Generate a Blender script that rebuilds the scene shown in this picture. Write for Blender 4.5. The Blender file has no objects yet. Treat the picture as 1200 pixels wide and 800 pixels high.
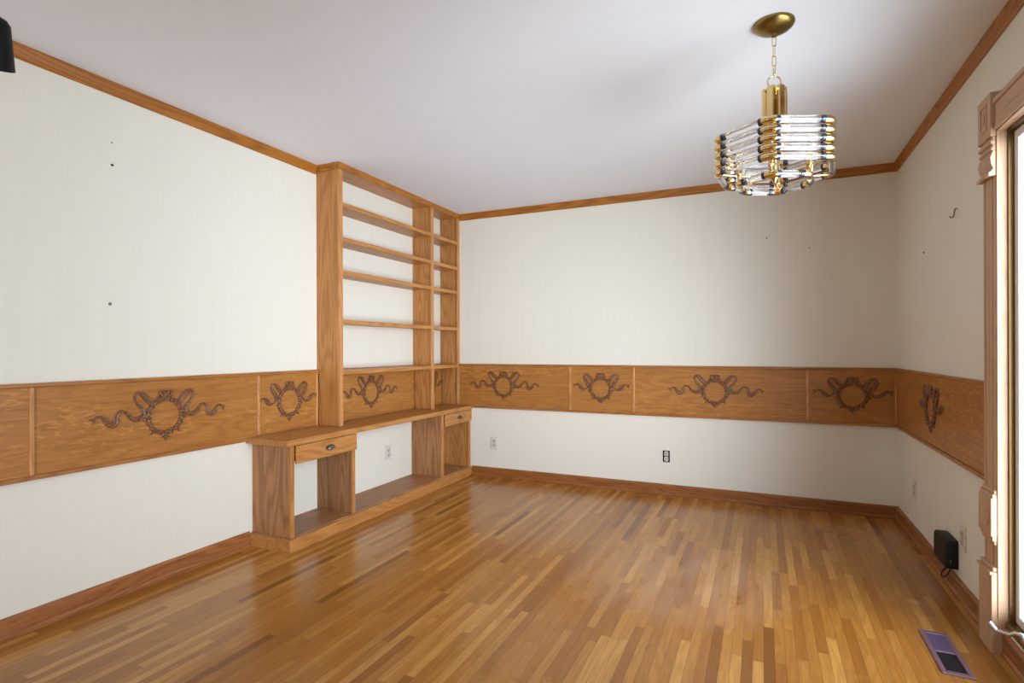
import bpy, bmesh, math, random
from mathutils import Vector, Matrix
random.seed(7)
S = bpy.context.scene
COL = S.collection
PI = math.pi

# ------------------------------------------------------------------ room size
XL, YB, XR, H, YR = -2.808, 4.536, 0.843, 2.44, -1.9
WY0, WY1, WZ0, WZ1 = 1.0, 2.689, 0.137, 2.006      # the window opening in the right wall


def lin(r, g, b):
    f = lambda c: c / 12.92 if c <= .04045 else ((c + .055) / 1.055) ** 2.4
    return (f(r / 255), f(g / 255), f(b / 255), 1)


# ------------------------------------------------------------------ materials
def new_mat(name):
    m = bpy.data.materials.new(name)
    m.use_nodes = True
    nt = m.node_tree
    return m, nt, nt.nodes['Principled BSDF']


class NT:
    def __init__(s, nt):
        s.nt = nt

    def n(s, typ, **k):
        nd = s.nt.nodes.new(typ)
        for a, v in k.items():
            setattr(nd, a, v)
        return nd

    def link(s, a, b):
        s.nt.links.new(a, b)

    def val(s, sock, v):
        if isinstance(v, bpy.types.NodeSocket):
            s.link(v, sock)
        else:
            sock.default_value = v

    def math(s, op, a, b=0.0, c=None, clamp=False):
        nd = s.n('ShaderNodeMath', operation=op, use_clamp=clamp)
        s.val(nd.inputs[0], a)
        s.val(nd.inputs[1], b)
        if c is not None:
            s.val(nd.inputs[2], c)
        return nd.outputs[0]

    def vmath(s, op, a, b):
        nd = s.n('ShaderNodeVectorMath', operation=op)
        s.val(nd.inputs[0], a)
        s.val(nd.inputs[1], b)
        return nd.outputs[0]

    def noise(s, vec, scale, detail=2.0, rough=.5, dist=0.0):
        nd = s.n('ShaderNodeTexNoise')
        s.link(vec, nd.inputs['Vector'])
        nd.inputs['Scale'].default_value = scale
        nd.inputs['Detail'].default_value = detail
        nd.inputs['Roughness'].default_value = rough
        nd.inputs['Distortion'].default_value = dist
        return nd.outputs[0]

    def ramp(s, fac, stops, interp='LINEAR'):
        nd = s.n('ShaderNodeValToRGB')
        cr = nd.color_ramp
        cr.interpolation = interp
        while len(cr.elements) < len(stops):
            cr.elements.new(.5)
        for e, (p, c) in zip(cr.elements, stops):
            e.position = p
            e.color = c if len(c) == 4 else (*c, 1)
        s.link(fac, nd.inputs[0])
        return nd.outputs[0]

    def mix(s, fac, a, b, mode='MIX'):
        nd = s.n('ShaderNodeMix', data_type='RGBA', blend_type=mode)
        s.val(nd.inputs[0], fac)
        s.val(nd.inputs[6], a)
        s.val(nd.inputs[7], b)
        return nd.outputs[2]

    def bump(s, h, strength, dist=.001):
        nd = s.n('ShaderNodeBump')
        nd.inputs['Strength'].default_value = strength
        nd.inputs['Distance'].default_value = dist
        s.link(h, nd.inputs['Height'])
        return nd.outputs[0]


def plain(name, rgb, rough=.5, metal=0.0, spec=.5, var=0.0):
    m, nt, b = new_mat(name)
    t = NT(nt)
    b.inputs['Roughness'].default_value = rough
    b.inputs['Metallic'].default_value = metal
    b.inputs['Specular IOR Level'].default_value = spec
    c = lin(*rgb)
    if var:
        g = t.n('ShaderNodeTexCoord').outputs['Object']
        f = t.noise(g, 14, 3)
        col = t.mix(t.math('MULTIPLY', f, var), c, tuple(x * .55 for x in c[:3]) + (1,))
        t.link(col, b.inputs['Base Color'])
    else:
        b.inputs['Base Color'].default_value = c
    return m


def oak(name, axis, dark, light, rough=.32, fleck=0.0, cathedral=.5, fine=.35, spec=.5):
    """Oak with the grain running along one axis of the object."""
    m, nt, b = new_mat(name)
    t = NT(nt)
    co = t.n('ShaderNodeTexCoord').outputs['Object']
    oi = t.n('ShaderNodeObjectInfo').outputs['Random']
    off = t.math('MULTIPLY', oi, 37.0)
    cv = t.n('ShaderNodeCombineXYZ')
    for i in range(3):
        t.link(off, cv.inputs[i])
    p = t.vmath('ADD', co, cv.outputs[0])

    def stretch(al, ac):
        v = [ac, ac, ac]
        v['xyz'.index(axis)] = al
        return t.vmath('MULTIPLY', p, tuple(v))
    # broad growth bands: contour lines of a smooth, long noise
    n1 = t.noise(stretch(.8, 7.0), 1.0, 1.0, .4, .15)
    bands = t.math('SINE', t.math('MULTIPLY', n1, 95.0))
    bands = t.math('MULTIPLY_ADD', bands, .5, .5)
    bands = t.math('POWER', bands, 1.6)
    # streaks and pores
    n2 = t.noise(stretch(4.0, 110.0), 1.0, 3.0, .6)
    n3 = t.noise(stretch(14.0, 420.0), 1.0, 2.0, .5)
    n4 = t.noise(stretch(.5, 3.0), 1.0, 2.0, .5)
    f = t.math('ADD', t.math('MULTIPLY', bands, cathedral), t.math('MULTIPLY', n2, 1.0 - cathedral))
    f = t.math('ADD', f, t.math('MULTIPLY', t.math('SUBTRACT', n4, .5), .35), clamp=True)
    col = t.ramp(f, [(.12, light), (.85, dark)])
    pore = t.math('SMOOTH_MIN', t.math('MULTIPLY', t.math('SUBTRACT', n3, .56), 5.0, clamp=True), 1.0, .05)
    pore = t.math('MULTIPLY', pore, fine)
    col = t.mix(pore, col, tuple(c * .45 for c in dark[:3]) + (1,))
    if fleck:
        pf = stretch(9.0, 34.0)
        vn = t.noise(pf, 1.5, 2.0, .55, 1.2)
        big = t.noise(stretch(1.2, 4.0), 1.0, 2.0)
        fl = t.math('MULTIPLY', t.math('SUBTRACT', vn, .53), 9.0, clamp=True)
        fl = t.math('MULTIPLY', fl, t.math('MULTIPLY', t.math('SUBTRACT', big, .38), 4.0, clamp=True))
        col = t.mix(t.math('MULTIPLY', fl, fleck), col, tuple(min(1, c * 1.45) for c in light[:3]) + (1,))
    t.link(col, b.inputs['Base Color'])
    b.inputs['Roughness'].default_value = rough
    b.inputs['Specular IOR Level'].default_value = spec
    t.link(t.bump(n3, .12, .0008), b.inputs['Normal'])
    return m


M = {}
OD, OL = lin(154, 98, 46), lin(200, 144, 82)
for ax in 'xyz':
    M['oak_' + ax] = oak('oak grain ' + ax, ax, OD, OL, .38, 0, .28, .4, .4)
    M['shade_oak_' + ax] = oak('shaded oak grain ' + ax, ax, lin(132, 88, 54), lin(178, 128, 84), .45, 0, .42, .45, .35)  # oak with shade put into its colour, for cabinet end, dividers and inside
M['panel'] = oak('quartersawn oak panel', 'x', lin(146, 92, 40), lin(188, 131, 67), .38, .42, .2, .35, .35)
M['trim_y'] = oak('oak trim along y', 'y', lin(140, 86, 36), lin(182, 122, 60), .36, 0, .35, .4)
M['trim_x'] = oak('oak trim along x', 'x', lin(140, 86, 36), lin(182, 122, 60), .36, 0, .35, .4)
M['trim_z'] = oak('oak trim upright', 'z', lin(172, 114, 62), lin(208, 152, 92), .36, 0, .35, .4)
M['base_y'] = oak('reddish oak base along y', 'y', lin(122, 72, 36), lin(176, 114, 64), .38, 0, .3, .9)
M['base_x'] = oak('reddish oak base along x', 'x', lin(118, 68, 30), lin(168, 106, 52), .38, 0, .25, .9)
M['crown_y'] = oak('golden oak crown along y', 'y', lin(138, 82, 20), lin(184, 116, 38), .42, 0, .35, .5)
M['crown_x'] = oak('golden oak crown along x', 'x', lin(138, 82, 20), lin(184, 116, 38), .42, 0, .35, .5)
M['casing'] = oak('pale stripped wood', 'z', lin(184, 148, 114), lin(206, 172, 140), .5, 0, .25, .25)
M['casing_y'] = oak('pale stripped wood along y', 'y', lin(184, 148, 114), lin(206, 172, 140), .5, 0, .25, .25)
M['brass'] = plain('polished brass', (236, 208, 150), .16, 1.0)
M['old_brass'] = plain('antique brass', (150, 128, 72), .3, 1.0, var=.4)
M['pewter'] = plain('dark pewter', (128, 120, 106), .36, .8, var=.5)
M['collar'] = plain('steel blue collar', (74, 80, 96), .25, .7)
M['black'] = plain('black plastic', (11, 10, 11), .45, 0, .4)
M['lamp_black'] = plain('black painted metal', (9, 9, 17), .5, 0, .25)
M['outlet'] = plain('ivory plastic', (216, 214, 204), .35)
M['receptacle'] = plain('ivory receptacle', (196, 193, 182), .3)
M['slot'] = plain('dark slot', (22, 20, 18), .8)
M['bronze'] = plain('bronze aluminium', (126, 98, 58), .35, .7, var=.3)
M['sash'] = plain('white window sash', (232, 230, 226), .4)
M['chrome'] = plain('brushed steel', (200, 200, 206), .22, 1.0)
M['register'] = plain('purple bronze metal', (146, 116, 130), .38, .5, var=.3)
M['register_plate'] = plain('violet painted metal', (108, 90, 130), .4, .4, var=.25)
M['louver'] = plain('dark purple metal', (46, 34, 48), .45, .5)
M['register_dark'] = plain('dark duct', (18, 14, 16), .8)
M['bulb'] = plain('frosted bulb', (235, 235, 230), .15)
M['anchor'] = plain('grey wall anchor', (120, 116, 108), .5)


def mat_carved():
    m, nt, b = new_mat('carved glazed oak')
    t = NT(nt)
    co = t.n('ShaderNodeTexCoord').outputs['Object']
    f = t.noise(co, 150, 3, .6)
    col = t.ramp(f, [(.38, lin(66, 38, 24)), (.5, lin(120, 78, 48)), (.66, lin(158, 108, 66))])
    t.link(col, b.inputs['Base Color'])
    b.inputs['Roughness'].default_value = .42
    return m


def mat_wall():
    m, nt, b = new_mat('cream wall paint')
    t = NT(nt)
    co = t.n('ShaderNodeTexCoord').outputs['Object']
    f = t.noise(t.vmath('MULTIPLY', co, (28, 28, 1.2)), 1.0, 3)
    g = t.noise(co, 1.3, 2)
    col = t.mix(f, lin(227, 225, 213), lin(232, 230, 219))
    col = t.mix(t.math('MULTIPLY', g, .22), col, lin(224, 220, 203))
    t.link(col, b.inputs['Base Color'])
    b.inputs['Roughness'].default_value = .62
    b.inputs['Specular IOR Level'].default_value = .3
    t.link(t.bump(t.noise(co, 260, 2), .08, .0006), b.inputs['Normal'])
    return m


def mat_ceiling():
    m, nt, b = new_mat('white ceiling paint')
    t = NT(nt)
    co = t.n('ShaderNodeTexCoord').outputs['Object']
    col = t.mix(t.noise(co, 2.0, 3), lin(228, 231, 237), lin(232, 235, 241))
    t.link(col, b.inputs['Base Color'])
    b.inputs['Roughness'].default_value = .8
    b.inputs['Specular IOR Level'].default_value = .2
    t.link(t.bump(t.noise(co, 150, 3), .1, .001), b.inputs['Normal'])
    return m


def mat_floor():
    m, nt, b = new_mat('oak strip floor')
    t = NT(nt)
    co = t.n('ShaderNodeTexCoord').outputs['Object']
    sp = t.n('ShaderNodeSeparateXYZ')
    t.link(co, sp.inputs[0])
    W = .038
    rx = t.math('DIVIDE', sp.outputs[0], W)
    row = t.math('FLOOR', rx)

    def rnd(a, bb):
        cv = t.n('ShaderNodeCombineXYZ')
        t.val(cv.inputs[0], a)
        t.val(cv.inputs[1], bb)
        w = t.n('ShaderNodeTexWhiteNoise', noise_dimensions='2D')
        t.link(cv.outputs[0], w.inputs[0])
        return w
    r1 = rnd(row, 3.3).outputs[0]
    r2 = rnd(row, 9.7).outputs[0]
    ln = t.math('MULTIPLY_ADD', r2, .45, .42)
    ry = t.math('DIVIDE', t.math('ADD', sp.outputs[1], t.math('MULTIPLY', r1, 7.0)), ln)
    colm = t.math('FLOOR', ry)
    wn = rnd(row, colm)
    pr, pc = wn.outputs[0], wn.outputs[1]
    fx = t.math('FRACT', rx)
    fy = t.math('FRACT', ry)
    ex = t.math('MINIMUM', fx, t.math('SUBTRACT', 1.0, fx))
    ey = t.math('MULTIPLY', t.math('MINIMUM', fy, t.math('SUBTRACT', 1.0, fy)), t.math('DIVIDE', ln, W))
    edge = t.math('MINIMUM', ex, ey)
    gap = t.math('SUBTRACT', 1.0, t.math('DIVIDE', edge, .028), clamp=True)
    # plank colour
    base = t.ramp(pr, [(0.0, lin(126, 78, 28)), (.07, lin(158, 102, 40)), (.35, lin(176, 119, 49)),
                       (.75, lin(190, 134, 62)), (1.0, lin(212, 158, 82))])
    cs = t.n('ShaderNodeSeparateColor')
    t.link(pc, cs.inputs[0])
    sh = t.n('ShaderNodeCombineXYZ')
    for i in range(3):
        t.link(t.math('MULTIPLY', cs.outputs[i], 60.0), sh.inputs[i])
    p = t.vmath('ADD', co, sh.outputs[0])
    n1 = t.noise(t.vmath('MULTIPLY', p, (14, 1.6, 14)), 1.0, 2, .5, .4)
    bands = t.math('MULTIPLY_ADD', t.math('SINE', t.math('MULTIPLY', n1, 40.0)), .5, .5)
    n2 = t.noise(t.vmath('MULTIPLY', p, (260, 5, 260)), 1.0, 3, .65)
    g = t.math('ADD', t.math('MULTIPLY', bands, .22), t.math('MULTIPLY', n2, .72))
    col = t.mix(t.math('MULTIPLY', t.math('SUBTRACT', g, .12, clamp=True), .85), base, lin(122, 74, 26), 'MIX')
    # dark mineral spots
    sn = t.noise(t.vmath('MULTIPLY', co, (30, 9, 1)), 1.0, 2, .5)
    spot = t.math('MULTIPLY', t.math('SUBTRACT', sn, .735), 14.0, clamp=True)
    col = t.mix(t.math('MULTIPLY', spot, .7), col, lin(60, 34, 20))
    col = t.mix(t.math('MULTIPLY', gap, .75), col, lin(62, 36, 18))
    # varnish, with one paler and rougher patch in the middle of the room
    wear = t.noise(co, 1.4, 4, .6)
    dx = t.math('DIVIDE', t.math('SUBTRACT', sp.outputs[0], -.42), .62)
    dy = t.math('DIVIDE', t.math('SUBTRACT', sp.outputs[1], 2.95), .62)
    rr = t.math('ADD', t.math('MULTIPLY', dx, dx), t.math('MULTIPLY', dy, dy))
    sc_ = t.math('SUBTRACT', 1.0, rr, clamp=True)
    pale_patch = t.math('MULTIPLY', sc_, t.math('MULTIPLY', t.math('SUBTRACT', t.noise(t.vmath('MULTIPLY', co, (13, 2.6, 1)), 1.0, 4, .6), .25), 2.2, clamp=True))
    col = t.mix(t.math('MULTIPLY', pale_patch, .36), col, lin(206, 184, 172))
    t.link(col, b.inputs['Base Color'])
    ro = t.math('MULTIPLY_ADD', t.math('SUBTRACT', wear, .4, clamp=True), .35, .17)
    ro = t.math('ADD', ro, t.math('MULTIPLY', n2, .06))
    ro = t.math('ADD', ro, t.math('MULTIPLY', pale_patch, .25))
    t.link(ro, b.inputs['Roughness'])
    b.inputs['Specular IOR Level'].default_value = .5
    hgt = t.math('SUBTRACT', t.math('MULTIPLY', pr, .25), gap)
    t.link(t.bump(hgt, .25, .0008), b.inputs['Normal'])
    return m


def mat_rod():
    m, nt, b = new_mat('clear acrylic rod')
    b.inputs['Base Color'].default_value = (.985, .99, 1, 1)
    b.inputs['Transmission Weight'].default_value = 1
    b.inputs['Roughness'].default_value = .02
    b.inputs['IOR'].default_value = 1.49
    return m


def mat_pane():
    m, nt, b = new_mat('window glass')
    t = NT(nt)
    nt.nodes.remove(b)
    tr = t.n('ShaderNodeBsdfTransparent')
    tr.inputs[0].default_value = (.96, .97, .98, 1)
    gl = t.n('ShaderNodeBsdfGlossy')
    gl.inputs['Roughness'].default_value = .02
    lw = t.n('ShaderNodeLayerWeight')
    lw.inputs[0].default_value = .5
    fr = t.math('MULTIPLY_ADD', t.math('POWER', lw.outputs['Facing'], 5.0), .8, .03)
    mx = t.n('ShaderNodeMixShader')
    t.link(fr, mx.inputs[0])
    t.link(tr.outputs[0], mx.inputs[1])
    t.link(gl.outputs[0], mx.inputs[2])
    t.link(mx.outputs[0], nt.nodes['Material Output'].inputs[0])
    return m


M['carved'] = mat_carved()
M['wall'], M['ceiling'], M['floor'], M['rod'], M['pane'] = mat_wall(), mat_ceiling(), mat_floor(), mat_rod(), mat_pane()


# ------------------------------------------------------------------ mesh helpers
def box(bm, x0, x1, y0, y1, z0, z1, bev=.0015):
    x0, x1 = min(x0, x1), max(x0, x1)
    y0, y1 = min(y0, y1), max(y0, y1)
    z0, z1 = min(z0, z1), max(z0, z1)
    r = bmesh.ops.create_cube(bm, size=1.0)
    vs = r['verts']
    for v in vs:
        v.co = Vector(((x0 + x1) / 2 + v.co.x * (x1 - x0), (y0 + y1) / 2 + v.co.y * (y1 - y0), (z0 + z1) / 2 + v.co.z * (z1 - z0)))
    bev = min(bev, .3 * min(x1 - x0, y1 - y0, z1 - z0))
    if bev > 0:
        es = list({e for v in vs for e in v.link_edges})
        bmesh.ops.bevel(bm, geom=es, offset=bev, segments=2, affect='EDGES', profile=.5)


def prism(bm, poly, axis, c0, c1, s0=0, s1=0):
    """Extrude a profile [(d, z)] along x or y; s0/s1 mitre the ends by d. d runs along sgn in the caller's poly."""
    ends = []
    for c, s in ((c0, s0), (c1, s1)):
        ring = []
        for (a, z, d) in poly:
            if axis == 'y':
                ring.append(bm.verts.new((a, c + s * d, z)))
            else:
                ring.append(bm.verts.new((c + s * d, a, z)))
        ends.append(ring)
    n = len(poly)
    for i in range(n):
        j = (i + 1) % n
        bm.faces.new((ends[0][i], ends[0][j], ends[1][j], ends[1][i]))
    bm.faces.new(ends[0])
    bm.faces.new(list(reversed(ends[1])))


def tube(bm, pts, rad, seg=10, cap=True, flat=1.0, up=None):
    """Round bar along points; rad may be a list."""
    pts = [Vector(p) for p in pts]
    n = len(pts)
    rads = rad if isinstance(rad, (list, tuple)) else [rad] * n
    rings = []
    prev = None
    for i, p in enumerate(pts):
        d = (pts[min(i + 1, n - 1)] - pts[max(i - 1, 0)]).normalized()
        if prev is None:
            a = Vector(up) if up else (Vector((0, 0, 1)) if abs(d.z) < .9 else Vector((1, 0, 0)))
        else:
            a = prev
        a = (a - d * a.dot(d)).normalized()
        prev = a
        b = d.cross(a)
        rings.append([bm.verts.new(p + a * (rads[i] * flat * math.cos(2 * PI * k / seg)) + b * (rads[i] * math.sin(2 * PI * k / seg))) for k in range(seg)])
    for i in range(n - 1):
        for k in range(seg):
            bm.faces.new((rings[i][k], rings[i][(k + 1) % seg], rings[i + 1][(k + 1) % seg], rings[i + 1][k]))
    if cap:
        bm.faces.new(list(reversed(rings[0])))
        bm.faces.new(rings[-1])


def closed_tube(bm, pts, rad, seg=8):
    pts = [Vector(p) for p in pts]
    n = len(pts)
    c = sum(pts, Vector()) / n
    nrm = (pts[0] - c).cross(pts[1] - c).normalized()
    rings = []
    for i, p in enumerate(pts):
        d = (pts[(i + 1) % n] - pts[i - 1]).normalized()
        b = d.cross(nrm)
        rings.append([bm.verts.new(p + nrm * (rad * math.cos(2 * PI * k / seg)) + b * (rad * math.sin(2 * PI * k / seg))) for k in range(seg)])
    for i in range(n):
        A, B = rings[i], rings[(i + 1) % n]
        for k in range(seg):
            bm.faces.new((A[k], A[(k + 1) % seg], B[(k + 1) % seg], B[k]))


def lathe(bm, prof, seg=24, mtx=Matrix()):
    rings = []
    for r, z in prof:
        if r < 1e-6:
            rings.append([bm.verts.new(mtx @ Vector((0, 0, z)))])
        else:
            rings.append([bm.verts.new(mtx @ Vector((r * math.cos(2 * PI * k / seg), r * math.sin(2 * PI * k / seg), z))) for k in range(seg)])
    for A, B in zip(rings, rings[1:]):
        for k in range(seg):
            k2 = (k + 1) % seg
            if len(A) == 1 and len(B) == 1:
                continue
            if len(A) == 1:
                bm.faces.new((A[0], B[k2], B[k]))
            elif len(B) == 1:
                bm.faces.new((A[k], A[k2], B[0]))
            else:
                bm.faces.new((A[k], A[k2], B[k2], B[k]))


def ball(bm, c, r, seg=12, sc=(1, 1, 1), rot=None):
    mt = Matrix.Translation(c) @ (rot.to_4x4() if rot else Matrix()) @ Matrix.Diagonal((r * sc[0], r * sc[1], r * sc[2], 1))
    bmesh.ops.create_uvsphere(bm, u_segments=seg, v_segments=max(5, seg // 2), radius=1, matrix=mt)


def obj(name, bm, mat, parent=None, origin=None, smooth=None, local=False):
    """Link a bmesh as ONE object. Coordinates are world unless local."""
    bmesh.ops.recalc_face_normals(bm, faces=bm.faces)
    me = bpy.data.meshes.new(name)
    o = bpy.data.objects.new(name, me)
    if not local:
        if parent is not None:
            off = parent.matrix_basis.translation
            if parent.parent is not None:
                off = off + parent.parent.matrix_basis.translation
        elif origin is not None:
            off = Vector(origin)
        else:
            xs = [v.co for v in bm.verts]
            lo = [min(c[i] for c in xs) for i in range(3)]
            hi = [max(c[i] for c in xs) for i in range(3)]
            off = Vector(((lo[0] + hi[0]) / 2, (lo[1] + hi[1]) / 2, lo[2]))
        for v in bm.verts:
            v.co -= off
        if parent is None:
            o.location = off
    bm.to_mesh(me)
    bm.free()
    if smooth is not None:
        me.shade_smooth()
        try:
            me.set_sharp_from_angle(angle=math.radians(smooth))
        except Exception:
            pass
    me.materials.append(M[mat])
    COL.objects.link(o)
    if parent is not None:
        o.parent = parent
    return o


def tag(o, label, cat, group=None):
    o['label'], o['category'] = label, cat
    if group:
        o['group'] = group
    return o


def thing(name, label, cat, loc, group=None):
    o = bpy.data.objects.new(name, None)
    o.empty_display_size = .05
    o.location = loc
    COL.objects.link(o)
    return tag(o, label, cat, group)


def struct(name, bm, mat, smooth=None, label=None, **k):
    o = obj(name, bm, mat, smooth=smooth, **k)
    o['kind'] = 'structure'
    if label:
        o['label'] = label
    return o


def bxo(name, mat, *dims, parent=None, bev=.0015):
    bm = bmesh.new()
    box(bm, *dims, bev=bev)
    return obj(name, bm, mat, parent)


def B():
    return bmesh.new()


# ------------------------------------------------------------------ room shell
T = .15
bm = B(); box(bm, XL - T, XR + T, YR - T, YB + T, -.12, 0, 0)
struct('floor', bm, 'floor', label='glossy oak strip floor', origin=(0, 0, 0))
bm = B(); box(bm, XL - T, XR + T, YR - T, YB + T, H, H + .12, 0)
struct('ceiling', bm, 'ceiling', label='flat white ceiling')
bm = B(); box(bm, XL - T, XL, YR - T, YB + T, 0, H, 0)
struct('wall_left', bm, 'wall')
bm = B(); box(bm, XL, XR, YB, YB + T, 0, H, 0)
struct('wall_back', bm, 'wall')
bm = B()
box(bm, XR, XR + T, WY1, YB + T, 0, H, 0)
box(bm, XR, XR + T, YR - T, WY0, 0, H, 0)
box(bm, XR, XR + T, WY0, WY1, 0, WZ0 - .03, 0)
box(bm, XR, XR + T, WY0, WY1, WZ1, H, 0)
struct('wall_right', bm, 'wall')
# rear wall behind the camera: wide opening to the rest of the house
RX0, RX1, RZ0, RZ1 = -1.7, -1.0, .0, 2.05
bm = B()
box(bm, XL, RX0, YR - T, YR, 0, H, 0)
box(bm, RX1, XR, YR - T, YR, 0, H, 0)
box(bm, RX0, RX1, YR - T, YR, RZ1, H, 0)
struct('wall_rear', bm, 'wall')
# baseboards
BH, BT = .087, .014


def base_poly(sgn, wall):
    pts = [(0, 0), (BT + .006, 0), (BT + .006, .012), (BT, .02), (BT, BH - .012), (BT - .005, BH - .003), (BT - .009, BH), (0, BH)]
    return [(wall + sgn * d, z, d) for d, z in pts]


bm = B(); prism(bm, base_poly(1, XL), 'y', YR, 2.352)
struct('baseboard_left', bm, 'base_y')
bm = B(); prism(bm, base_poly(-1, YB), 'x', -2.475, XR, 0, -1)
struct('baseboard_back', bm, 'base_x')
bm = B(); prism(bm, base_poly(-1, XR), 'y', 2.818, YB, 0, -1)
prism(bm, base_poly(-1, XR), 'y', YR, WY1 - .004)
struct('baseboard_right', bm, 'base_y')

# crown moulding
CH_ = .058


def crown_poly(sgn, wall):
    pts = [(0, H), (0, H - CH_), (.006, H - CH_), (.010, H - CH_ + .006), (.012, H - .04), (.017, H - .026), (.022, H - .012), (.024, H - .008), (.024, H)]
    return [(wall + sgn * d, z, d) for d, z in pts]


bm = B(); prism(bm, crown_poly(1, XL), 'y', YR, 2.90)
struct('trim_1', bm, 'crown_y', label='oak crown moulding on the bookcase wall')
bm = B(); prism(bm, crown_poly(-1, YB), 'x', -2.598, XR, 0, -1)
struct('trim_2', bm, 'crown_x', label='oak crown moulding along the back wall')
bm = B(); prism(bm, crown_poly(-1, XR), 'y', YR, YB, 0, -1)
struct('trim_3', bm, 'crown_y', label='oak crown moulding along the window wall')

# ------------------------------------------------------------------ the carved oak band
ZB0, ZB1, ZT0, ZT1 = .629, .648, 1.018, 1.036
RT, ST, PT = .020, .017, .010      # rail, stile, panel thickness


def rail(n, wall, axis, a, b, z0, z1, sgn, label, mat):
    bm = B()
    w2 = wall + sgn * RT
    if axis == 'y':
        box(bm, wall, w2, a, b, z0, z1, .003)
    else:
        box(bm, a, b, wall, w2, z0, z1, .003)
    struct('trim_%d' % n, bm, mat, label=label)


rail(4, XL, 'y', YR, 4.49, ZT0, ZT1, 1, 'top rail of the oak band, bookcase wall', 'trim_y')
rail(5, XL, 'y', YR, 2.33, ZB0, ZB1, 1, 'bottom rail of the oak band, bookcase wall', 'trim_y')
rail(6, YB, 'x', -2.60, XR, ZT0, ZT1, -1, 'top rail of the oak band, back wall', 'trim_x')
rail(7, YB, 'x', -2.472, XR, ZB0, ZB1, -1, 'bottom rail of the oak band, back wall', 'trim_x')
rail(8, XR, 'y', 2.82, YB - RT, ZT0, ZT1, -1, 'top rail of the oak band, window wall', 'trim_y')
rail(9, XR, 'y', 2.82, YB - RT, ZB0, ZB1, -1, 'bottom rail of the oak band, window wall', 'trim_y')
tn = 10
LST = [(1.262, 1.279), (2.404, 2.423), (2.888, 2.907)]
for a, b in LST:
    bm = B(); box(bm, XL, XL + ST, a, b, ZB1 if b < 2.33 else .651, ZT0, .003)
    struct('trim_%d' % tn, bm, 'trim_z', label='upright batten between carved panels'); tn += 1
BST = [(-1.521, -1.500), (-.975, -.955), (.284, .304), (.823, .843)]
for a, b in BST:
    bm = B(); box(bm, a, b, YB - ST, YB, ZB1, ZT0, .003)
    struct('trim_%d' % tn, bm, 'trim_z', label='upright batten between carved panels'); tn += 1


# carving meshes, built flat in the panel's own plane: x along the wall, y up, z out of the wall
WR = .0965


def sm(pts, k=5):
    """Catmull-Rom through points."""
    P = [Vector((*p, 0)) for p in pts]
    P = [P[0] * 2 - P[1]] + P + [P[-1] * 2 - P[-2]]
    out = []
    for i in range(1, len(P) - 2):
        for j in range(k):
            t = j / k
            a, b, c, d = P[i - 1], P[i], P[i + 1], P[i + 2]
            out.append(.5 * ((2 * b) + (c - a) * t + (2 * a - 5 * b + 4 * c - d) * t * t + (3 * b - a - 3 * c + d) * t ** 3))
    out.append(P[-2])
    return out


def leaf(bm, c, ang, L, Wd, z, hgt):
    rot = Matrix.Rotation(ang, 3, 'Z')
    prof = [(-.5, .05), (-.3, .75), (0, 1), (.28, .7), (.5, .04)]
    rings = []
    for s, w in prof:
        rings.append([bm.verts.new(Vector((c[0], c[1], z)) + rot @ Vector((s * L, q * w * Wd / 2, h * hgt * (.4 + .6 * w)))) for q, h in ((-1, 0), (-.55, .8), (0, .55), (.55, .8), (1, 0))])
    for A, Bq in zip(rings, rings[1:]):
        for k in range(4):
            bm.faces.new((A[k], Bq[k], Bq[k + 1], A[k + 1]))


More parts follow.
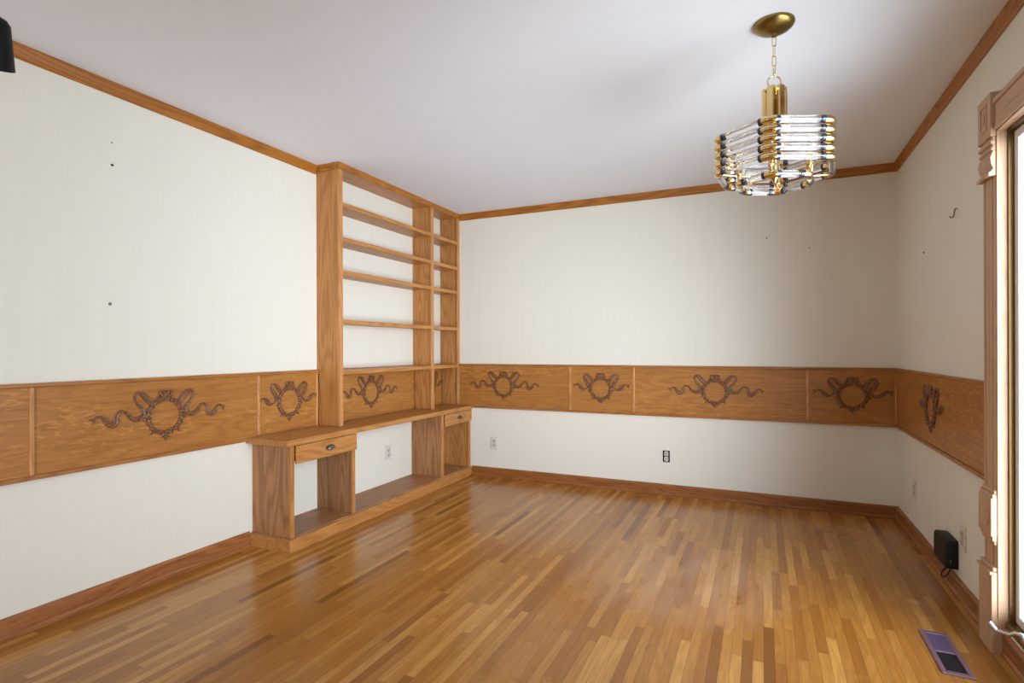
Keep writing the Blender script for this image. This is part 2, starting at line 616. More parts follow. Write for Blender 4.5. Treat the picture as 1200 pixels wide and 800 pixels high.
def wreath_mesh():
    bm = B()
    n = 72
    rc = WR * .90
    ring = []
    for i in range(n):
        a = 2 * PI * i / n
        ww = .0100 + .0018 * math.sin(a * 13)
        ring.append([bm.verts.new((math.cos(a) * (rc + ww * math.cos(q)), math.sin(a) * (rc + ww * math.cos(q)), PT + .010 * max(-.2, math.sin(q)))) for q in (0, PI * .25, PI * .5, PI * .75, PI, PI * 1.5)])
    for i in range(n):
        A, Q = ring[i], ring[(i + 1) % n]
        for k in range(6):
            bm.faces.new((A[k], Q[k], Q[(k + 1) % 6], A[(k + 1) % 6]))
    for i in range(34):
        a = -PI / 2 + 2 * PI * (i + .5) / 34
        side = 1 if i % 2 else -1
        dirn = 1 if math.cos(a) > 0 else -1
        tang = a + dirn * PI / 2
        r = rc + side * .0065
        leaf(bm, (math.cos(a) * r, math.sin(a) * r), tang - dirn * side * .45, .030, .013, PT + .004, .011)
    # pointed leaf spray at the foot
    leaf(bm, (0, -WR * 1.14), -PI / 2, .034, .014, PT, .012)
    for s in (-1, 1):
        leaf(bm, (s * .012, -WR * 1.06), -PI / 2 + s * .7, .03, .012, PT, .011)
        leaf(bm, (s * WR * .72, -WR * .86), -PI / 4 if s > 0 else -3 * PI / 4, .026, .010, PT, .009)
        leaf(bm, (s * WR * 1.08, -WR * .18), 0 if s > 0 else PI, .018, .010, PT, .009)
    # bow: two loops and a knot
    for s in (-1, 1):
        pts = [(s * (.006 + .026 * math.sin(u)) * 1.0, WR * 1.12 + .014 * (1 - math.cos(u)) * .9, PT + .006 + .004 * math.sin(u * 2)) for u in [2 * PI * k / 14 for k in range(14)]]
        pts = [(s * (.018 + .014 * math.cos(u)), WR * 1.17 + .014 * math.sin(u) + .004 * math.cos(u), PT + .006) for u in [2 * PI * k / 14 for k in range(14)]]
        closed_tube(bm, pts, .0052, 6)
        leaf(bm, (s * .033, WR * 1.02), PI if s < 0 else 0, .03, .012, PT, .011)
    ball(bm, (0, WR * 1.13, PT + .005), .0095, 10, (1, 1.2, .9))
    ball(bm, (0, WR * 1.30, PT + .004), .007, 8, (1, 1, .8))
    bmesh.ops.recalc_face_normals(bm, faces=bm.faces)
    me = bpy.data.meshes.new('wreath')
    bm.to_mesh(me); bm.free(); me.shade_smooth(); me.materials.append(M['carved'])
    return me


LONG = [(.72, .68), (.98, .98), (1.22, 1.22), (1.46, 1.26), (1.58, 1.06), (1.44, .74), (1.20, .46), (1.12, .18), (1.30, .0), (1.60, -.02),
        (1.84, .16), (2.02, .40), (2.26, .44), (2.42, .24), (2.46, -.04), (2.64, -.18), (2.86, -.06), (3.02, .18), (3.22, .28), (3.40, .18)]
SHORT = [(.72, .68), (.98, .98), (1.18, 1.2), (1.40, 1.24), (1.50, 1.04), (1.36, .74), (1.18, .46), (1.14, .18), (1.32, -.0), (1.56, -.06),
         (1.78, .06), (1.94, .26), (2.14, .36), (2.32, .30)]


def ribbon_mesh(path, side):
    bm = B()
    pts = [Vector((p.x * WR * side, p.y * WR, 0)) for p in sm(path, 7)]
    n = len(pts)
    prev = None
    for i, p in enumerate(pts):
        t = i / (n - 1)
        d = (pts[min(i + 1, n - 1)] - pts[max(i - 1, 0)]).normalized()
        nr = Vector((-d.y, d.x, 0))
        w = .0130 * (.74 + .30 * math.sin(t * 17 + 1.0)) * (1 if t < .93 else 1 - (t - .93) * 4)
        zz = PT + .0035 + .003 * math.sin(t * 17)
        sec = [bm.verts.new(p + nr * (q * w) + Vector((0, 0, z_))) for q, z_ in
               ((-1, PT - .001), (-1, zz + .003), (-.62, zz + .0045), (-.2, zz + .0005), (.2, zz + .0005), (.62, zz + .0045), (1, zz + .003), (1, PT - .001))]
        if prev:
            for k in range(7):
                bm.faces.new((prev[k], sec[k], sec[k + 1], prev[k + 1]))
        else:
            bm.faces.new(sec)
        prev = sec
    bm.faces.new(list(reversed(prev)))
    # forked end
    e = pts[-1]
    d = (pts[-1] - pts[-4]).normalized()
    an = math.atan2(d.y, d.x)
    for s in (-1, 1):
        c = e + Matrix.Rotation(s * .55, 3, 'Z') @ (d * .012)
        leaf(bm, (c.x, c.y), an + s * .55, .03, .010, PT, .008)
    bmesh.ops.recalc_face_normals(bm, faces=bm.faces)
    me = bpy.data.meshes.new('ribbon')
    bm.to_mesh(me); bm.free(); me.shade_smooth(); me.materials.append(M['carved'])
    return me


ME_W = wreath_mesh()
ME_R = {(k, s): ribbon_mesh(p, s) for k, p in (('L', LONG), ('S', SHORT)) for s in (-1, 1)}
ROT = {'L': Matrix(((0, 0, 1), (1, 0, 0), (0, 1, 0))), 'B': Matrix(((1, 0, 0), (0, 0, -1), (0, 1, 0))), 'R': Matrix(((0, 0, -1), (-1, 0, 0), (0, 1, 0)))}
ZW = .838


def panel(wall, a, b, cen, kind, label, z0=ZB1, lite=None):
    """One carved panel between a and b (along the wall); cen is the wreath's place."""
    mid = (a + b) / 2
    hw = abs(b - a) / 2
    bm = B()
    box(bm, -hw, hw, 0, ZT0 - z0, 0, PT, .001)
    loc = {'L': (XL + .001, mid, z0), 'B': (mid, YB - .001, z0), 'R': (XR - .001, mid, z0)}[wall]
    o = obj('carved_panel', bm, 'panel', local=True)
    o.matrix_basis = Matrix.Translation(loc) @ ROT[wall].to_4x4()
    tag(o, label, 'wall panel', 'carved oak wall panels')
    if kind:
        sg = -1 if wall == 'R' else 1
        off = ((cen - mid) * sg, ZW - z0, 0)
        w = bpy.data.objects.new('wreath', ME_W)
        COL.objects.link(w); w.parent = o; w.location = off
        w['label'] = 'round leaf wreath carving with bow'
        for s in (-1, 1):
            r = bpy.data.objects.new('ribbon', ME_R[(kind, s)])
            COL.objects.link(r); r.parent = o; r.location = off
            r['label'] = 'wavy carved ribbon'
    return o


panel('L', -.9, 1.262, .2, None, 'plain end of the oak band with no carving, beyond the first batten')
panel('L', 1.279, 2.404, 1.838, 'L', 'long oak panel on the bookcase wall, carved with a wide ribboned wreath')
panel('L', 2.423, 2.888, 2.655, 'S', 'short carved oak panel above the counter end, outside the bookcase', .652)
panel('L', 2.909, 4.024, 3.475, 'L', 'carved oak panel behind the wide bay of the bookcase', .652)
panel('L', 4.026, 4.52, 4.295, 'S', 'carved oak panel mostly hidden behind the narrow bay of the bookcase', .652)
panel('B', -2.598, -1.521, -2.143, 'L', 'carved oak panel on the back wall touching the bookcase corner', .6505)
panel('B', -1.500, -.975, -1.240, 'S', 'short carved oak panel on the back wall between two close battens')
panel('B', -.955, .284, -.338, 'L', 'longest carved oak panel of the back wall, above the bare outlet')
panel('B', .304, .823, .572, 'S', 'short carved oak panel of the back wall meeting the window wall corner')
panel('R', 2.822, 4.516, 3.672, 'S', 'carved oak panel on the window wall beside the pale casing')

# ------------------------------------------------------------------ base cabinet
XF = -2.493
cab = thing('base_cabinet', 'low open oak cabinet with two drawers under the oak countertop', 'cabinet', (-2.64, 3.45, 0))
G = .001
bm = B()
box(bm, XL + G, -2.475, 2.352, 2.3703, 0, .074, .001)
box(bm, -2.495, -2.475, 2.3705, YB - G, 0, .074, .003)
obj('plinth', bm, 'oak_y', cab)
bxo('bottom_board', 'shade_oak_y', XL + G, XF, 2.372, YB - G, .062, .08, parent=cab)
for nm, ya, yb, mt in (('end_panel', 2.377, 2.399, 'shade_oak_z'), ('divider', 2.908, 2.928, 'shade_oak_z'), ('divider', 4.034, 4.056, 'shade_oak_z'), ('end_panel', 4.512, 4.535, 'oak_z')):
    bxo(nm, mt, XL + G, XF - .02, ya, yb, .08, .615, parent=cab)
for ya, yb in ((2.374, 2.403), (2.905, 2.931), (4.031, 4.062), (4.504, 4.535)):
    bxo('face_stile', 'oak_z', XF - .0195, XF, ya, yb, .08, .615, parent=cab, bev=.002)


def cup_pull(parent, y, z, x):
    bm = B()
    # back plate
    tube(bm, [(x - .001, y, z), (x + .003, y, z)], 1.0, 20, True, 1.0, (0, 0, 1))
    for v in bm.verts:
        v.co.y = y + (v.co.y - y) * .040
        v.co.z = z + (v.co.z - z) * .019
    # hooded cup
    nseg, mseg = 16, 6
    rows = []
    for j in range(mseg + 1):
        ph = PI / 2 * j / mseg
        rows.append([bm.verts.new((x + .003 + .020 * math.sin(ph) * math.sin(PI * i / nseg) ** .6, y + .034 * math.cos(PI * i / nseg), z - .006 + .021 * math.cos(ph) * math.sin(PI * i / nseg))) for i in range(nseg + 1)])
    for A, Q in zip(rows, rows[1:]):
        for i in range(nseg):
            try:
                bm.faces.new((A[i], A[i + 1], Q[i + 1], Q[i]))
            except ValueError:
                pass
    bmesh.ops.remove_doubles(bm, verts=bm.verts, dist=.0002)
    o = obj('cup_pull', bm, 'pewter', parent, smooth=50)
    o['label'] = 'dark oval cup pull'


for ya, yb, zb in ((2.407, 2.934, .504), (4.066, 4.534, .507)):
    bm = B()
    box(bm, XF, XF + .013, ya, yb, zb, .611, .003)
    dr = obj('drawer', bm, 'oak_y', cab)
    bm = B()
    ia, ib = ya + .022, yb - .032
    box(bm, XF - .26, XF, ia, ia + .012, zb + .01, .6, 0)
    box(bm, XF - .26, XF, ib - .012, ib, zb + .01, .6, 0)
    box(bm, XF - .26, XF - .248, ia + .012, ib - .012, zb + .01, .6, 0)
    box(bm, XF - .248, XF, ia + .012, ib - .012, zb + .01, zb + .018, 0)
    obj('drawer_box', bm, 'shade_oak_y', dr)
    cup_pull(dr, (ya + yb) / 2 + .012, (zb + .611) / 2 + .002, XF + .013)

bm = B(); box(bm, XL + G, -2.472, 2.331, YB - G, .6155, .650, .002)
tag(obj('countertop', bm, 'oak_y'), 'long oak countertop on the low cabinet under the bookcase', 'countertop')

# ------------------------------------------------------------------ bookcase
BX = -2.605
bk = thing('bookcase', 'tall open oak bookcase rising from the counter to the ceiling', 'bookcase', (-2.70, 3.72, .651))
ZTOP = 2.408


def upright(ya, yb):
    bm = B()
    box(bm, XL + G, BX - .019, ya, yb, 1.0372, ZTOP, .001)
    box(bm, XL + .0215, BX - .019, ya, yb, .651, 1.0372, .001)
    obj('upright', bm, 'oak_z', bk)


UP = [(2.909, 2.931, 2.909, 2.945), (4.058, 4.080, 4.050, 4.087), (4.512, 4.534, 4.499, 4.535)]
for ya, yb, sa, sb in UP:
    upright(ya, yb)
    bxo('face_stile', 'trim_z', BX - .0185, BX, sa, sb, .651, ZTOP, parent=bk, bev=.003)
for zt in (2.180, 1.943, 1.717, 1.377):
    for ya, yb in ((2.932, 4.057), (4.081, 4.511)):
        sa, sb = (2.946, 4.049) if ya < 3 else (4.088, 4.498)
        bm = B()
        box(bm, XL + G, BX - .019, ya, yb, zt - .024, zt, .001)
        box(bm, BX - .0195, BX - .003, sa, sb, zt - .030, zt, .002)
        obj('shelf', bm, 'oak_y', bk)
for ya, yb in ((2.932, 4.057), (4.081, 4.511)):
    sa, sb = (2.946, 4.049) if ya < 3 else (4.088, 4.498)
    bm = B()
    box(bm, XL + .0215, BX - .019, ya, yb, 1.006, 1.030, .001)
    box(bm, BX - .0195, BX - .003, sa, sb, 1.001, 1.030, .002)
    obj('shelf', bm, 'oak_y', bk)
bxo('top_board', 'oak_y', XL + G, BX, 2.905, YB - G, ZTOP, H - .001, parent=bk)
bm = B()
pc = [(0, H - .001), (0, H - .042), (.004, H - .042), (.007, H - .036), (.007, H - .014), (.012, H - .008), (.012, H - .001)]
prism(bm, [(BX + d, z, d) for d, z in pc], 'y', 2.905, YB - .026, -1, 0)
prism(bm, [(2.905 - d, z, d) for d, z in pc], 'x', XL + .025, BX, 0, 1)
obj('cornice', bm, 'crown_y', bk)

# ------------------------------------------------------------------ window
win = thing('window_1', 'tall casement window with pale carved wood casing', 'window', (XR, 2.0, 0))
win['kind'] = 'structure'
del win['category']
CX, CY0, CY1 = .811, WY1, 2.816      # casing face and width


def casing(ya, yb, s):
    """Fluted side casing; s = +1 when the outer edge is at yb."""
    bm = B()
    w = yb - ya
    pr_ = [(0, XR), (0, CX + .006), (.04, CX), (.14, CX), (.17, CX + .006), (.24, CX + .006), (.27, CX), (.47, CX), (.5, CX + .004), (.53, CX), (.73, CX), (.76, CX + .006), (.83, CX + .006), (.86, CX), (.96, CX), (1, CX + .006), (1, XR)]
    lo, hi = [], []
    for u, x in pr_:
        lo.append(bm.verts.new((x, ya + u * w, .33)))
        hi.append(bm.verts.new((x, ya + u * w, 1.90)))
    for i in range(len(pr_)):
        j = (i + 1) % len(pr_)
        bm.faces.new((lo[i], lo[j], hi[j], hi[i]))
    bm.faces.new(lo); bm.faces.new(list(reversed(hi)))
    obj('casing', bm, 'casing', win)
    # plinth block with a shaped top
    e = .006
    bm = B()
    box(bm, .796, XR, ya - .002, yb + e, 0, .30, .002)
    box(bm, .790, XR, ya - .002, yb + e + .004, .30, .312, .003)
    box(bm, .800, XR, ya - .001, yb + e, .312, .33, .006)
    obj('plinth_block', bm, 'casing', win)
    # rosette block
    bm = B()
    box(bm, .800, XR, ya - .001, yb + .004, .43, .61, .002)
    box(bm, .794, XR, ya - .002, yb + e, .445, .595, .006)
    box(bm, .805, XR, ya, yb + .002, .415, .43, .004)
    box(bm, .805, XR, ya, yb + .002, .61, .625, .004)
    rb = obj('rosette_block', bm, 'casing', win)
    bm = B()
    mt = Matrix.Translation((.794, (ya + yb) / 2, .52)) @ Matrix.Rotation(-PI / 2, 4, 'Y')
    lathe(bm, [(.050, -.002), (.050, .003), (.044, .005), (.038, .001), (.028, .001), (.020, .005), (.010, .007), (0, .007)], 24, mt)
    obj('rosette', bm, 'casing', rb, smooth=40)
    # corner bracket block at the head
    bm = B()
    box(bm, .796, XR, ya - .002, yb + e, 1.985, 2.155, .003)
    box(bm, .804, XR, ya, yb + .003, 1.845, 1.985, .003)
    for k, (dz, dx) in enumerate(((1.955, .797), (1.93, .799))):
        box(bm, dx, XR, ya - .001, yb + e, dz, dz + .014, .004)
    cb = obj('corner_block', bm, 'casing', win)
    bm = B()
    prof = [(.804, 1.925), (.797, 1.905), (.799, 1.880), (.806, 1.862), (.800, 1.852), (.792, 1.846), (.792, 1.834), (.84, 1.834), (.84, 1.925)]
    ra = [bm.verts.new((x, ya - .001, z)) for x, z in prof]
    rb_ = [bm.verts.new((x, yb + e, z)) for x, z in prof]
    for i in range(len(prof)):
        j = (i + 1) % len(prof)
        bm.faces.new((ra[i], ra[j], rb_[j], rb_[i]))
    bm.faces.new(ra); bm.faces.new(list(reversed(rb_)))
    obj('bracket', bm, 'casing', cb)
    bm = B()
    ym = (ya + yb) / 2
    for q0, q1, z0, z1 in ((-.035, .035, 2.115, 2.125), (-.035, .035, 2.02, 2.03), (-.035, -.027, 2.03, 2.115), (.027, .035, 2.03, 2.115), (-.012, .012, 2.05, 2.095)):
        box(bm, .7925, .797, ym + q0, ym + q1, z0, z1, .001)
    obj('raised_frame', bm, 'casing', cb)


casing(CY0, CY1, 1)
casing(WY0 - .127, WY0, -1)
bm = B()
box(bm, CX, XR, WY0 + .002, WY1 - .003, WZ1, 2.125, .003)
box(bm, CX - .008, XR, WY0 + .002, WY1 - .003, 2.105, 2.125, .004)
box(bm, CX - .004, XR, WY0 + .002, WY1 - .003, WZ1, WZ1 + .014, .003)
box(bm, CX - .002, XR, WY0 + .002, WY1 - .003, 2.055, 2.063, .002)
obj('head_casing', bm, 'casing_y', win)
# jamb lining
bm = B()
for ya, yb in ((WY1 - .006, WY1 - .0005), (WY0 + .0005, WY0 + .006)):
    box(bm, .815, .846, ya, yb, WZ0, WZ1, .0005)
box(bm, .815, .846, WY0 + .006, WY1 - .006, WZ1 - .006, WZ1 - .0005, .0005)
obj('jamb', bm, 'casing', win)
# bronze frame, with a mullion
bm = B()
FX0, FX1 = .846, .935
YM = (WY0 + WY1) / 2
box(bm, FX0, FX1, WY1 - .013, WY1 - .0005, WZ0 - .03, WZ1, .002)
box(bm, FX0, FX1, WY0 + .0005, WY0 + .013, WZ0 - .03, WZ1, .002)
box(bm, FX0, FX1, WY0 + .013, WY1 - .013, WZ1 - .016, WZ1 - .0005, .002)
box(bm, FX0 - .012, FX1, WY0 + .013, WY1 - .013, WZ0 - .029, WZ0 - .002, .002)
box(bm, FX0, FX1, YM - .02, YM + .02, WZ0 - .002, WZ1 - .016, .002)
obj('window_frame', bm, 'bronze', win)
for ya, yb in ((WY0 + .014, YM - .021), (YM + .021, WY1 - .014)):
    bm = B()
    s = .034
    x0, x1 = .864, .90
    box(bm, x0, x1, ya, ya + s, WZ0, WZ1 - .018, .003)
    box(bm, x0, x1, yb - s, yb, WZ0, WZ1 - .018, .003)
    box(bm, x0, x1, ya + s, yb - s, WZ0, WZ0 + s, .003)
    box(bm, x0, x1, ya + s, yb - s, WZ1 - .018 - s, WZ1 - .018, .003)
    sa = obj('sash', bm, 'sash', win)
    bm = B(); box(bm, .880, .885, ya + s, yb - s, WZ0 + s, WZ1 - .018 - s, 0)
    obj('pane', bm, 'pane', sa)
# crank
bm = B()
box(bm, .822, .858, 2.445, 2.515, WZ0 - .003, WZ0 + .012, .004)
tube(bm, [(.832, 2.49, .145), (.822, 2.495, .166), (.808, 2.503, .166), (.795, 2.513, .153), (.772, 2.535, .152), (.762, 2.545, .150)], [.010, .009, .008, .0075, .0065, .006], 10)
ck = obj('crank_handle', bm, 'chrome', win, smooth=45)
bm = B()
tube(bm, [(.768, 2.540, .148), (.758, 2.549, .160), (.750, 2.556, .171)], [.007, .009, .009], 10)
obj('crank_knob', bm, 'chrome', ck, smooth=45)

# ------------------------------------------------------------------ chandelier
CCX, CCY = .043, 2.381
FW, RG = Vector((-.4143, .9101, 0)), Vector((.9101, .4143, 0))
CZ = Vector((CCX, CCY, 0))
ch = thing('chandelier', 'brass chandelier of stacked clear rods in hexagon rings on a chain', 'chandelier', (CCX, CCY, 1.79))


def cp(a, r, z):
    return CZ + RG * (r * math.cos(a)) + FW * (r * math.sin(a)) + Vector((0, 0, z))


bm = B()
lathe(bm, [(0, H - .001), (.074, H - .001), (.075, H - .006), (.072, H - .013), (.060, H - .024), (.040, H - .033), (.018, H - .039), (.009, H - .041), (.009, H - .052), (0, H - .054)], 40, Matrix.Translation(CZ))
obj('canopy', bm, 'old_brass', ch, smooth=40)
zl = H - .050
for k in range(4):
    bm = B()
    L, w = .044, .009
    d = Vector((RG.x, RG.y, 0)) if k % 2 == 0 else Vector((FW.x, FW.y, 0))
    zc = zl - L / 2 + .003
    pts = []
    for i in range(20):
        a = 2 * PI * i / 20
        pts.append(CZ + d * (w * max(-.8, min(.8, math.cos(a) * 1.2))) + Vector((0, 0, zc + L / 2 * max(-.94, min(.94, math.sin(a))))))
    closed_tube(bm, pts, .0021, 6)
    obj('chain_link', bm, 'brass', ch, smooth=60)
    zl -= L - .005
bm = B()
zr = zl - .023
closed_tube(bm, [CZ + RG * (.026 * math.cos(a)) + Vector((0, 0, zr + .024 * math.sin(a))) for a in [2 * PI * i / 28 for i in range(28)]], .0026, 8)
obj('hanging_ring', bm, 'brass', ch, smooth=60)
ZC1 = zr - .024
bm = B()
tube(bm, [CZ + Vector((0, 0, ZC1 + .012)), CZ + Vector((0, 0, ZC1 - .006))], .005, 8)
tube(bm, [CZ + Vector((0, 0, ZC1 - .002)), CZ + Vector((0, 0, 1.83))], .010, 12)
obj('stem', bm, 'brass', ch, smooth=40)
for k in range(6):
    a = PI / 6 + k * PI / 3 + .25
    bm = B()
    z0, z1 = 1.93, ZC1 - .004 - .0
    c = cp(a, .036, 0)
    rd = (c - CZ).normalized()
    tg = Vector((-rd.y, rd.x, 0))
    # a folded brass slat: flat face with two returned edges
    poly = [c + tg * .0135 + rd * .004, c + tg * .0105 + rd * .008, c - tg * .0105 + rd * .008, c - tg * .0135 + rd * .004, c - tg * .0135 - rd * .008, c - tg * .0115 - rd * .008, c - tg * .0105 + rd * .004, c + tg * .0105 + rd * .004, c + tg * .0115 - rd * .008, c + tg * .0135 - rd * .008]
    A = [bm.verts.new(p + Vector((0, 0, z0))) for p in poly]
    Q = [bm.verts.new(p + Vector((0, 0, z1))) for p in poly]
    for i in range(len(poly)):
        j = (i + 1) % len(poly)
        bm.faces.new((A[i], A[j], Q[j], Q[i]))
    bm.faces.new(A); bm.faces.new(list(reversed(Q)))
    obj('column_slat', bm, 'brass', ch)
bm = B()
lathe(bm, [(0, ZC1 - .010), (.040, ZC1 - .010), (.040, ZC1 - .014), (0, ZC1 - .014)], 24, Matrix.Translation(CZ))
obj('column_disc', bm, 'brass', ch, smooth=30)
bm = B()
lathe(bm, [(0, 1.955), (.040, 1.955), (.040, 1.950), (0, 1.950)], 24, Matrix.Translation(CZ))
obj('column_disc', bm, 'brass', ch, smooth=30)


def ring(R, z, rr, brass_r, el):
    V = [cp(k * PI / 3, R, z) for k in range(6)]
    for k in range(6):
        a, b = V[k], V[(k + 1) % 6]
        d = (b - a).normalized()
        p0, p1 = a + d * (el - .002), b - d * (el - .002)
        bm = B(); tube(bm, [p0, p1], rr, 14)
        rod = obj('glass_rod', bm, 'rod', ch, smooth=50)
        for q0, q1 in ((a + d * (el - .004), a + d * (el + .007)), (b - d * (el + .007), b - d * (el - .004))):
            bm = B(); tube(bm, [q0, q1], rr + .0012, 14)
            obj('collar', bm, 'collar', rod, smooth=50)
    for k in range(6):
        v = V[k]
        dn = (V[(k + 1) % 6] - v).normalized()
        dp = (V[k - 1] - v).normalized()
        bm = B()
        pts = []
        for u in (0, .25, .5, .75, 1):
            A = v + dp * (el - .004); Cc = v + dn * (el - .004)
            pts.append(A * (1 - u) ** 2 + v * (2 * u * (1 - u)) + Cc * u * u)
        tube(bm, pts, [brass_r, brass_r * 1.02, brass_r * 1.04, brass_r * 1.02, brass_r], 12)
        obj('corner_elbow', bm, 'brass', ch, smooth=50)


for i in range(5):
    ring(.224, 1.987 - i * .0328, .0125, .0138, .030)
ring(.140, 1.816, .0125, .0138, .026)
# spokes, sockets and bulbs
bm = B()
lathe(bm, [(0, 1.862), (.018, 1.860), (.022, 1.848), (.018, 1.836), (.009, 1.828), (.005, 1.818), (0, 1.813)], 20, Matrix.Translation(CZ))
obj('hub', bm, 'brass', ch, smooth=40)
for k in range(6):
    a = k * PI / 3
    bm = B()
    tube(bm, [cp(a, .018, 1.842), cp(a, .140, 1.844), cp(a, .212, 1.850)], .0034, 8)
    obj('spoke', bm, 'brass', ch, smooth=50)
    bm = B()
    lathe(bm, [(0, 1.828), (.005, 1.829), (.005, 1.842), (.010, 1.845), (.012, 1.850), (.010, 1.855), (.010, 1.878), (.012, 1.880), (.012, 1.884), (0, 1.884)], 16, Matrix.Translation(cp(a, .140, 0)))
    so = obj('lamp_socket', bm, 'brass', ch, smooth=40)
    bm = B()
    lathe(bm, [(0, 1.883), (.006, 1.885), (.010, 1.895), (.011, 1.906), (.009, 1.922), (.004, 1.936), (.001, 1.945), (0, 1.946)], 16, Matrix.Translation(cp(a, .140, 0)))
    obj('bulb', bm, 'rod', so, smooth=40)

# ------------------------------------------------------------------ electrical things on the walls
def on_wall(wall, along, z):
    """Matrix from a plate's own frame (x along, y up, z out) to the wall."""
    loc = {'L': (XL, along, z), 'B': (along, YB, z), 'R': (XR, along, z)}[wall]
    return Matrix.Translation(loc) @ ROT[wall].to_4x4()


def outlet(wall, along, z, label, cover=True):
    mt = on_wall(wall, along, z)
    o = thing('wall_outlet', label, 'outlet', mt.translation, 'wall outlets')

    def part(name, f, mat, parent=None):
        bm = B(); f(bm)
        bmesh.ops.transform(bm, matrix=mt, verts=bm.verts)
        return obj(name, bm, mat, parent or o)
    if cover:
        part('cover_plate', lambda b: box(b, -.037, .037, -.059, .059, 0, .006, .003), 'outlet')
        part('screw', lambda b: ball(b, (0, 0, .006), .0035, 8, (1, 1, .5)), 'anchor')
        z0 = .0055
    else:
        part('junction_box', lambda b: box(b, -.027, .027, -.046, .046, 0, .003, 0), 'slot')
        part('mounting_yoke', lambda b: box(b, -.011, .011, -.049, .049, .003, .0045, .0005), 'chrome')
        z0 = .0045
    for s in (-1, 1):
        def rec(b, s=s):
            box(b, -.0165, .0165, s * .0195 - .0145, s * .0195 + .0145, z0, z0 + .004, .0018)
        r = part('receptacle', rec, 'receptacle')

        def slots(b, s=s):
            for dx, h in ((-.0065, .0045), (.0065, .0038)):
                box(b, dx - .0012, dx + .0012, s * .0195 - h + .003, s * .0195 + h + .003, z0 + .003, z0 + .0046, 0)
            box(b, -.0022, .0022, s * .0195 - .0105, s * .0195 - .006, z0 + .003, z0 + .0046, 0)
        part('slots', slots, 'slot', r)


outlet('L', 3.700, .326, 'ivory outlet inside the open middle bay of the low cabinet')
outlet('B', -2.245, .312, 'ivory outlet on the back wall just beyond the cabinet end')
outlet('B', -.707, .309, 'bare outlet without a cover plate on the back wall', False)
outlet('R', 4.080, .303, 'ivory outlet low on the window wall near the corner')
outlet('R', 3.184, .292, 'ivory outlet on the window wall beside the black box')

# black box above the baseboard
bx = thing('wall_box', 'black plastic box with rounded ends on the wall above the baseboard', 'box', (XR, 3.35, .115))
bm = B()
x0, x1, y0, y1, z0, z1 = .785, XR - .001, 3.255, 3.455, .116, .254
rr = .03
cs = []
for (cy, cz, a0) in ((y1 - rr, z1 - rr, 0), (y0 + rr * .5, z1 - rr * .5, PI / 2), (y0 + rr * .5, z0 + rr * .5, PI), (y1 - rr, z0 + rr, 1.5 * PI)):
    r_ = rr if cy > 3.4 else rr * .5
    for k in range(6):
        a = a0 + k * PI / 10
        cs.append((cy + r_ * math.cos(a), cz + r_ * math.sin(a)))
F_ = [bm.verts.new((x0 + .006, (y - 3.355) * .96 + 3.355, (z - .185) * .94 + .185)) for y, z in cs]
G_ = [bm.verts.new((x0 + .012, y, z)) for y, z in cs]
H_ = [bm.verts.new((x1, y, z)) for y, z in cs]
n = len(cs)
for P_, Q_ in ((F_, G_), (G_, H_)):
    for i in range(n):
        bm.faces.new((P_[i], P_[(i + 1) % n], Q_[(i + 1) % n], Q_[i]))
bm.faces.new(F_); bm.faces.new(list(reversed(H_)))
obj('housing', bm, 'black', bx, smooth=35)
bm = B()
tube(bm, [(p.x, p.y, p.z) for p in [Vector(q) for q in ((.812, 3.262, .122), (.806, 3.256, .105), (.798, 3.262, .085), (.790, 3.280, .070), (.787, 3.305, .064), (.792, 3.318, .080), (.802, 3.312, .100), (.810, 3.306, .120))]], .0035, 8)
obj('cord', bm, 'black', bx, smooth=60)
bm = B()
for zz in (.150, .160):
    ball(bm, (.812, 3.255, zz), .003, 8, (1, .5, 1))
obj('indicator', bm, 'anchor', bx, smooth=60)

# floor register
rg = thing('floor_register', 'purple bronze metal floor register set in the oak floor by the window', 'floor vent', (.634, 2.617, 0))
ya, yb, xa, xb = 2.447, 2.787, .585, .683
bm = B()
for d in ((xa, xa + .017, ya, yb), (xb - .017, xb, ya, yb), (xa + .017, xb - .017, ya, ya + .022), (xa + .017, xb - .017, yb - .022, yb), (xa + .017, xb - .017, 2.612, 2.622)):
    box(bm, *d, .0, .006, .0018)
obj('frame', bm, 'register', rg)
bxo('damper_plate', 'register_plate', xa + .017, xb - .017, 2.622, yb - .022, .0005, .003, parent=rg, bev=.0005)
bxo('duct_recess', 'register_dark', xa + .017, xb - .017, ya + .022, 2.612, .0003, .0012, parent=rg, bev=0)
for k in range(10):
    y = ya + .022 + (k + .5) * (2.612 - ya - .022) / 10
    bm = B(); box(bm, xa + .017, xb - .017, y - .0016, y + .0016, .001, .0030, .0003)
    obj('louver', bm, 'louver', rg)

# black spotlight at the top left
SP = Vector((-1.636, .665, 1.896))
sl = thing('ceiling_spotlight', 'black can spotlight hanging under the ceiling near the crown moulding', 'spotlight', (SP.x, SP.y, SP.z - .08))
ax = Vector((-.39, .20, -.89)).normalized()
qm = Matrix.Translation(SP) @ ax.to_track_quat('Z', 'Y').to_matrix().to_4x4()
bm = B()
lathe(bm, [(0, -.058), (.018, -.057), (.031, -.051), (.038, -.040), (.043, .058), (.040, .059), (.036, .02), (0, .018)], 32, qm)
obj('lamp_can', bm, 'lamp_black', sl, smooth=40)
bm = B()
top = SP - ax * .05
tube(bm, [top, top - ax * .03, Vector((top.x - .05, top.y - .03, top.z + .06)), Vector((top.x - .06, top.y - .03, H - .02))], .007, 10)
obj('arm', bm, 'lamp_black', sl, smooth=50)
bm = B()
lathe(bm, [(0, H - .001), (.05, H - .001), (.05, H - .016), (.044, H - .022), (0, H - .024)], 28, Matrix.Translation((top.x - .06, top.y - .03, 0)))
obj('mount', bm, 'lamp_black', sl, smooth=40)

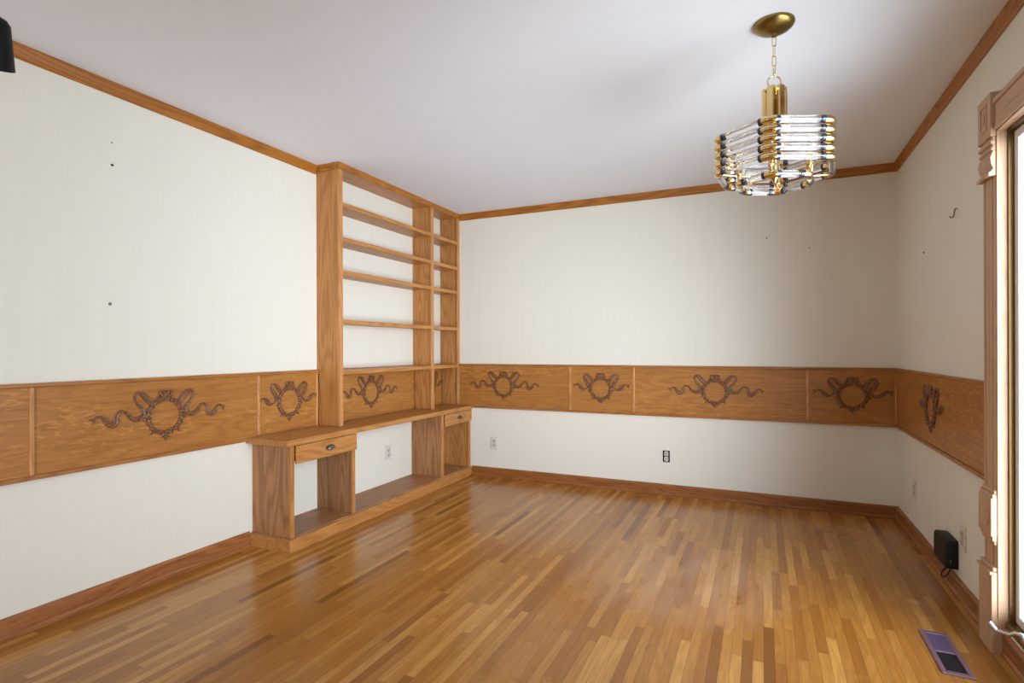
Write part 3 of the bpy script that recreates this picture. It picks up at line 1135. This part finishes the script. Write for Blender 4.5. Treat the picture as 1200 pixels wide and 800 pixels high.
# nail holes and anchors left in the walls
def peg(wall, along, z, r, label, mat, name='wall_anchor'):
    bm = B()
    lathe(bm, [(r, 0), (r, .0015), (r * .7, .003), (r * .3, .0022), (0, .002)], 12)
    bmesh.ops.transform(bm, matrix=on_wall(wall, along, z), verts=bm.verts)
    tag(obj(name, bm, mat, smooth=40), label, 'wall anchor' if name == 'wall_anchor' else 'hook', 'nails and anchors left in the walls')


peg('L', 1.595, 2.052, .006, 'black screw hole high on the bookcase wall below the crown', 'slot')
peg('L', 1.594, 2.158, .004, 'small grey nail just above the black screw hole', 'anchor')
peg('L', 1.584, 1.393, .008, 'grey plastic anchor above the oak band on the bookcase wall', 'anchor')
hk = thing('wall_hook', 'small dark hook high on the window wall beside the casing', 'hook', (XR, 3.26, 1.80))
bm = B()
tube(bm, [(XR - .001, 3.26, 1.835), (XR - .010, 3.26, 1.833), (XR - .013, 3.26, 1.81), (XR - .016, 3.262, 1.795), (XR - .024, 3.264, 1.792), (XR - .028, 3.265, 1.802)], .0032, 8)
obj('hook_wire', bm, 'anchor', hk, smooth=60)
peg('R', 3.86, 1.72, .006, 'small dark nail on the window wall between the hook and the corner', 'slot')
peg('B', .31, 1.90, .005, 'dark nail on the shaded part of the back wall near the corner', 'anchor')
peg('B', .028, 1.995, .006, 'screw hole on the back wall below the chandelier', 'anchor')

# ------------------------------------------------------------------ daylight
wd = bpy.data.worlds.new('World')
S.world = wd
wd.use_nodes = True
nt = wd.node_tree
t = NT(nt)
bg = nt.nodes['Background']
tc = t.n('ShaderNodeTexCoord').outputs['Generated']


def lobe(d, power):
    d = Vector(d).normalized()
    nd = t.n('ShaderNodeVectorMath', operation='DOT_PRODUCT')
    nrm = t.vmath('NORMALIZE', tc, (0, 0, 0))
    t.link(nrm, nd.inputs[0])
    nd.inputs[1].default_value = d
    return t.math('POWER', t.math('MAXIMUM', nd.outputs['Value'], 0.0), power)


tot = .7
for d_, p_, a_ in (((.76, -.55, -.19), 4.0, 16.5),       # bright ground outside the window
                   ((.70, -.62, .26), 3.5, 9.0),        # bright sky outside the window
                   ((.44, -.89, .06), 34.0, 9.5),        # sunlit haze low beyond the window
                   ((.84, -.45, -.36), 30.0, 5.0)):      # sunlit paving
    tot = t.math('ADD', t.math('MULTIPLY', lobe(d_, p_), a_), tot)
bg.inputs[0].default_value = (.89, .96, 1.04, 1)
t.link(tot, bg.inputs[1])


def portal(name, loc, rot, sx, sy):
    ld = bpy.data.lights.new(name, 'AREA')
    ld.shape = 'RECTANGLE'
    ld.size, ld.size_y = sx, sy
    ld.cycles.is_portal = True
    o = bpy.data.objects.new(name, ld)
    o.location, o.rotation_euler = loc, rot
    COL.objects.link(o)


portal('daylight_portal_window', (.95, (WY0 + WY1) / 2, (WZ0 + WZ1) / 2), (0, PI / 2, 0), WZ1 - WZ0, WY1 - WY0)
portal('daylight_portal_rear', ((RX0 + RX1) / 2, YR - .05, (RZ0 + RZ1) / 2), (PI / 2, 0, 0), RX1 - RX0, RZ1 - RZ0)

# ------------------------------------------------------------------ camera
F, YAW, V0, ROLL, CAMH = 645.84, .4272, 408.62, -.0031, 1.1745
cd = bpy.data.cameras.new('Camera')
cam = bpy.data.objects.new('Camera', cd)
cd.sensor_width = 36
cd.lens = F / 1200 * 36
cd.shift_y = (V0 - 400) / 1200
cd.clip_start = .05
rt = Vector((math.cos(YAW), math.sin(YAW), 0))
fw = Vector((-math.sin(YAW), math.cos(YAW), 0))
up = Vector((0, 0, 1))
c, s = math.cos(ROLL), math.sin(ROLL)
ex, ey, ez = rt * c + up * s, up * c - rt * s, -fw
m = Matrix.Identity(4)
for i in range(3):
    m[i][0], m[i][1], m[i][2] = ex[i], ey[i], ez[i]
m.translation = (0, 0, CAMH)
cam.matrix_world = m
COL.objects.link(cam)
S.camera = cam

vs = S.view_settings
S.display_settings.display_device = 'sRGB'
vs.view_transform = 'Standard'
vs.look = 'None'
vs.exposure = .13
vs.gamma = 1.0
vs.use_curve_mapping = False
S.cycles.use_denoising = True
S.cycles.max_bounces = 14
S.cycles.diffuse_bounces = 8
S.cycles.sample_clamp_indirect = 8.0
